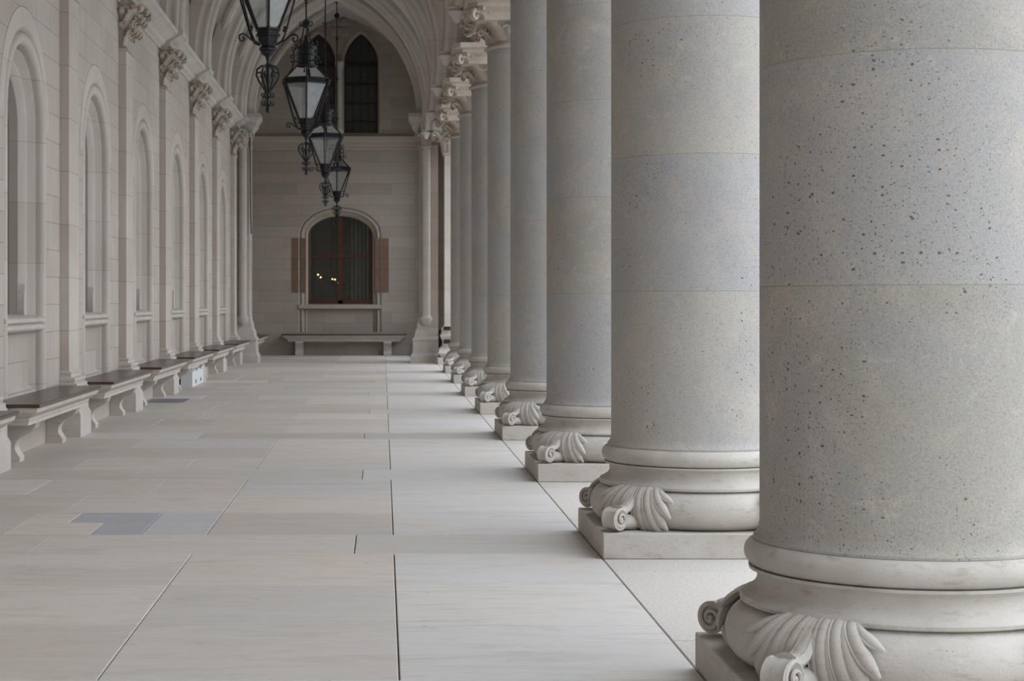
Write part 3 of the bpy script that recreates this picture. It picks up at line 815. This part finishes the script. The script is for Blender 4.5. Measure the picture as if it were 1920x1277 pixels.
# ------------------------------------------------------------------ far arch and its piers
YA0, YA1 = 34.15, 34.75
eo = opening(CX, 1.66, 4.73, 4.74, 2.33, 'pointed', 20)
m = MB()
for Y in (YA0, YA1): pierced(m, lambda u, v: (u, Y, v), XW, 1.3, 4.73, 7.6, [eo])
sweep(m, lambda u, v, e: (u, YA0 + e, v), outline(eo), [(0, 0), (.0, .03), (.03, .05), (.06, .08), (.06, .12), (.10, .14), (.12, .2), (.12, .4), (.10, .46), (.06, .5), (0, .6)])
tag(build('wall_far_arch', m, M_RIB, None, 40), kind='structure')
def make_pier(x_in, x_wall, sgn, label):
    """x_in: the edge towards the hall; sgn +1 when the hall lies at +x of it"""
    root = empty('pier', ((x_in + x_wall) / 2, (YA0 + YA1) / 2, 0)); cx, cy = root.location.x, root.location.y
    root['label'] = label; root['category'] = 'pier'
    def L(x, y, z): return (x - cx, y - cy, z)
    def ring(g, z, extra=0):
        a, b = x_wall, x_in + sgn * g
        return [L(a, YA0 - g, z), L(b, YA0 - g, z), L(b, YA1 + .0, z), L(a, YA1 + .0, z)]
    m = MB(); m.grid([ring(0, .95), ring(0, 4.2)], True); build('shaft', m, M_PIL, root, 25)
    m = MB(); m.grid([ring(.17, 0), ring(.17, .14), ring(.135, .19), ring(.125, .40), ring(.14, .43), ring(.14, .46), ring(.10, .50), ring(.085, .60), ring(.05, .66), ring(.045, .74), ring(.02, .80), ring(0, .96)], True); build('pedestal', m, M_CARVE, root, 25)
    xs = x_in - sgn * .12
    m = MB(); m.lathe([(.0, .70), (.075, .74), (.10, .80), (.115, .83), (.115, .86), (.095, .875), (.08, .90), (.078, .94), (.078, 4.10)], 20, (xs - cx, YA0 - .085 - cy)); build('colonnette', m, M_CARVE, root, 40)
    m = MB()
    m.lathe([(.08, 4.08), (.10, 4.10), (.10, 4.12), (.085, 4.14), (.10, 4.24), (.15, 4.38)], 16, (xs - cx, YA0 - .085 - cy))
    for q in range(5): crocket(m, (xs - cx, YA0 - .085 - cy), R(-90 + 45 * (q - 2)), 4.13, 4.34, .08, .18, .07)
    m.grid([ring(0, 4.1), ring(.02, 4.12), ring(.02, 4.16), ring(0, 4.2), ring(.05, 4.4)], True)
    build('capital', m, M_CAP, root, 40)
    m = MB(); m.grid([ring(.0, 4.38), ring(.05, 4.39), ring(.07, 4.43), ring(.13, 4.50), ring(.14, 4.56), ring(.17, 4.60), ring(.21, 4.66), ring(.21, 4.73), ring(0, 4.735)], True); build('impost', m, M_CARVE, root, 25)
    return root
make_pier(-2.54, XW, 1, 'cream pier of the far arch at left, round shaft on stepped pedestal')
make_pier(.70, 1.05, -1, 'cream pier of the far arch at right, round shaft on stepped pedestal')
m = MB(); m.box(-3.3, 1.3, -9.3, -9.0, -.05, 7.6); tag(build('wall_back_blocker', m, M_WALL), kind='structure')  # unseen wall added behind the camera to cut flat frontal light
# right side wall of the end bay, unseen opening added to let light in
ro = opening(36.8, 1.3, .6, 3.6, 1.4, 'pointed', 12); m = MB()
for X in (1.05, 1.3): pierced(m, lambda u, v: (X, u, v), YA1, YE, -.05, 7.6, [ro])
sweep(m, lambda u, v, e: (1.05 + e, u, v), outline(ro), [(0, 0), (0, .25)]); tag(build('wall_right', m, M_WALL), kind='structure')

# half pier where the arcade meets the far arch
root = empty('pier', (1.30, 33.75, 0)); tag(root, 'pale square pier at the far end of the column row', 'pier')
m = MB(); m.box(-.15, .6, -.25, .18, .9, 3.92); build('shaft', m, M_PIL, root)
def rg(g, z): return [(-.15 - g, -.25 - g, z), (.6, -.25 - g, z), (.6, .18, z), (-.15 - g, .18, z)]
m = MB(); m.grid([rg(.13, 0), rg(.13, .12), rg(.06, .13), rg(.12, .20), rg(.10, .28), rg(.04, .34), rg(.03, .42), rg(.08, .52), rg(.05, .58), rg(.05, .66), rg(.0, .72), rg(0, .9)], True); build('base', m, M_CARVE, root, 30)
m = MB()
for q in range(3): crocket(m, (-.15, -.2 + .25 * q), pi, 3.92, 4.28, .0, .18, .11)
for q in range(3): crocket(m, (-.05 + .25 * q, -.25), -pi / 2, 3.92, 4.28, .0, .18, .11)
crocket(m, (-.15, -.25), R(225), 3.95, 4.32, .02, .28, .12)
m.grid([rg(.0, 3.9), rg(.03, 3.91), rg(.03, 3.94), rg(0, 3.96), rg(.02, 4.1), rg(.12, 4.3), rg(.2, 4.32), rg(.2, 4.37), rg(0, 4.375)], True); build('capital', m, M_CAP, root, 40)
o = KIDS(col0); lf = [x for x in o if x.name.startswith('corner_leaf')][0]
c = lf.copy(); COL.objects.link(c); c.parent = root; c.location = (.37, .28, 0); c.rotation_euler = (0, 0, R(225))
for z, lab in ((.63, 'small black metal box, upper of two on the far arcade pier'), (.385, 'small black metal box, lower of two on the far arcade pier')):
    m = MB(); m.box(-.055, .055, -.04, .04, 0, .075); m.box(-.03, .12, -.03, .03, .012, .06); m.box(-.065, .065, -.048, -.04, .004, .071)
    tag(build('metal_box', m, M_DARK, None, 30, .004, loc=(1.19, 33.40 - .02, z)), lab, 'box')
# dark cable on the left pier
m = MB(); m.tube([(-2.525, YA0 - .03, 4.36), (-2.52, YA0 - .03, 3.4), (-2.515, YA0 - .03, 2.75), (-2.50, YA0 - .03, 2.45)], .012, 6)
tag(build('cable', m, M_DARK), 'thin dark cable hanging down the edge of the far left pier', 'cable')

# ------------------------------------------------------------------ lanterns
def make_lantern():
    root = empty('lantern', (CX, 0, 0))
    def hexr(r, z): return [(r * cos(R(-90 + 60 * i)), r * sin(R(-90 + 60 * i)), z) for i in range(6)]
    RT, RB = .275, .095; zb, zt = 3.315, 3.725; zr0, zr1, rr1 = 3.79, 3.93, .125
    fm = MB()
    for i in range(6):
        a, b = hexr(RB, zb)[i], hexr(RT, zt)[i]; fm.tube([a, b], .0105, 6)
        a, b = hexr(RT + .005, zr0)[i], hexr(rr1, zr1)[i]; fm.tube([a, b], .009, 6)
    for r_, z_ in ((RB, zb), (RT, zt)):
        h = hexr(r_, z_)
        for i in range(6): fm.tube([h[i], h[(i + 1) % 6]], .009, 6)
    build('frame', fm, M_IRON, root)
    m = MB(); m.grid([hexr(RT + .004, zt - .005), hexr(RT + .018, zt), hexr(RT + .018, zt + .012), hexr(RT + .008, zt + .018), hexr(RT + .008, zr0 - .02), hexr(RT + .022, zr0 - .012), hexr(RT + .022, zr0), hexr(RT - .005, zr0 + .004)], True)
    for i in range(6):
        a, b = Vector(hexr(RT + .012, zt + .03)[i]), Vector(hexr(RT + .012, zt + .03)[(i + 1) % 6])
        for q in range(1, 10): m.ball(a.lerp(b, q / 10), .010, 6, 4)
        m.ball(hexr(RT + .025, zt + .03)[i], .022, 8, 6)
    build('band', m, M_IRON, root, 30)
    for i in range(6):
        j = (i + 1) % 6
        m = MB(); m.add([hexr(RB, zb)[i], hexr(RB, zb)[j], hexr(RT - .004, zt)[j], hexr(RT - .004, zt)[i]], [(0, 1, 2, 3)]); build('glass_pane', m, M_GLASS, root, 0)
        m = MB(); m.add([hexr(RT, zr0)[i], hexr(RT, zr0)[j], hexr(rr1, zr1)[j], hexr(rr1, zr1)[i]], [(0, 1, 2, 3)]); build('roof_pane', m, M_GLASS, root, 0)
    # chimney
    m = MB(); m.lathe([(.130, 3.925), (.133, 3.94), (.105, 3.95), (.098, 3.97), (.098, 4.06), (.115, 4.07), (.115, 4.085), (.098, 4.09), (.098, 4.13), (.125, 4.15), (.125, 4.165), (.07, 4.175), (.045, 4.21), (.022, 4.25), (.018, 4.30)], 20)
    for i in range(6):
        a = R(-60 + 60 * i); d = Vector((cos(a), sin(a), 0))
        m.tube([Vector((0, 0, 4.16)) + d * .11, Vector((0, 0, 4.20)) + d * .135, Vector((0, 0, 4.235)) + d * .12, Vector((0, 0, 4.225)) + d * .105], .008, 5)
        m.tube([Vector((0, 0, 3.99)) + d * .09, Vector((0, 0, 3.99)) + d * .165], .007, 5); m.ball(Vector((0, 0, 3.99)) + d * .17, .014, 6, 5)
    build('chimney', m, M_IRON, root, 40)
    # hanging bars: curved arms rising from the band to the stem knot
    m = MB()
    for i in range(6):
        if i % 2: continue
        a = R(-90 + 60 * i + 8); d = Vector((cos(a), sin(a), 0)); U = lambda r, z: d * r + Vector((0, 0, z))
        m.tube([U(.29, 3.77), U(.24, 3.83), U(.17, 3.92), U(.15, 4.02), U(.155, 4.12), U(.11, 4.20), U(.05, 4.28), U(.03, 4.38), U(.02, 4.44)], .0095, 6)
        for zc, rr in ((4.05, .19), (4.14, .17)):
            sp = [U(rr + (.032 - .003 * q) * cos(R(180 - 45 * q)) - .012, zc + (.032 - .003 * q) * sin(R(180 - 45 * q))) for q in range(9)]; m.tube(sp, .006, 5)
    m.ball((0, 0, 4.42), (.05, .05, .035), 12, 8); m.ball((0, 0, 4.47), (.03, .03, .02), 10, 6)
    for i in range(6):
        a = R(60 * i); d = Vector((cos(a), sin(a), 0)); m.tube([d * .03 + Vector((0, 0, 4.40)), d * .075 + Vector((0, 0, 4.42)), d * .075 + Vector((0, 0, 4.455)), d * .055 + Vector((0, 0, 4.46))], .008, 5)
    build('hanger', m, M_IRON, root, 40)
    m = MB(); m.tube([(0, 0, 4.45), (0, 0, 7.15)], .010, 8)
    for z in (4.72, 5.5, 6.3): m.ball((0, 0, z), (.028, .028, .02), 8, 6); m.lathe([(.01, z - .05), (.02, z - .045), (.02, z - .035), (.01, z - .03)], 8); m.tube([(-.05, 0, z + .03), (.05, 0, z + .03)], .007, 5)
    m.ball((0, 0, 6.75), .055, 10, 8); m.lathe([(.02, 7.0), (.10, 7.05), (.11, 7.09), (.03, 7.12)], 14)
    build('rod', m, M_IRON, root, 40)
    # bottom cup
    m = MB(); m.grid([hexr(.03, 3.145), hexr(.075, 3.15), hexr(.078, 3.165), hexr(.055, 3.185), hexr(.06, 3.20), hexr(.082, 3.22), hexr(.088, 3.255), hexr(.108, 3.262), hexr(.108, 3.272), hexr(.095, 3.278), hexr(.095, 3.300), hexr(.112, 3.306), hexr(.112, 3.318), hexr(.02, 3.32)], True); build('cup', m, M_IRON, root, 30)
    # outer side bars running from the band to scrolls beneath the cup
    for i in range(6):
        m = MB(); a = R(-90 + 60 * i); d = Vector((cos(a), sin(a), 0)); U = lambda r, z: d * r + Vector((0, 0, z))
        m.tube([U(.30, 3.745), U(.235, 3.53), U(.165, 3.31), U(.145, 3.26), U(.12, 3.215), U(.07, 3.195)], .008, 6)
        if i % 2:
            m.tube([U(.10, 3.205), U(.15, 3.22), U(.20, 3.255), U(.235, 3.262)] + [U(.235 + (.036 - .0035 * q) * cos(R(90 - 45 * q)), 3.226 + (.036 - .0035 * q) * sin(R(90 - 45 * q))) for q in range(9)], .008, 6)
        m.ball(U(.15, 3.32), .014, 6, 5)
        build('scroll_bar', m, M_IRON, root, 40)
    # pendant
    m = MB(); m.lathe([(.055, 3.15), (.062, 3.145), (.05, 3.12), (.02, 3.10), (.012, 3.07), (.012, 3.05), (.028, 3.035), (.035, 3.025), (.012, 3.01), (.012, 2.70), (.02, 2.69), (.018, 2.675), (.002, 2.655)], 12)
    for i in range(6):
        a = R(60 * i); d = Vector((cos(a), sin(a), 0)); U = lambda r, z: d * r + Vector((0, 0, z))
        m.tube([U(.012, 3.02), U(.05, 3.03), U(.085, 3.0), U(.09, 2.955), U(.065, 2.90), U(.03, 2.85), U(.012, 2.82)], .0085, 6)
        m.tube([U(.09, 2.97), U(.06, 2.98), U(.045, 2.955), U(.06, 2.94)], .007, 5)
        for zc in (2.80, 2.735):
            m.tube([U(.012, zc - .012), U(.035, zc - .018), U(.052, zc), U(.045, zc + .016), U(.034, zc + .008)], .0065, 5)
    m.ball((0, 0, 2.93), (.022, .022, .05), 10, 8)
    build('pendant', m, M_IRON, root, 40)
    return root
LN = ['nearest one, top cut off by the picture edge', 'second, the one with its whole glass body in view', 'third one, partly behind the second', 'farthest and lowest in view, in front of the arched window']
l0 = make_lantern(); ls = [l0] + [copy_tree(l0) for _ in range(3)]
for k, (l, y) in enumerate(zip(ls, (14.05, 21.05, 28.08, 35.1))):
    l.location = (CX, y, 0); l.rotation_euler = (0, 0, R((6, 4, -2, 0)[k])); tag(l, 'black iron hanging lantern, ' + LN[k], 'lantern', 'lanterns hanging down the middle of the arcade')
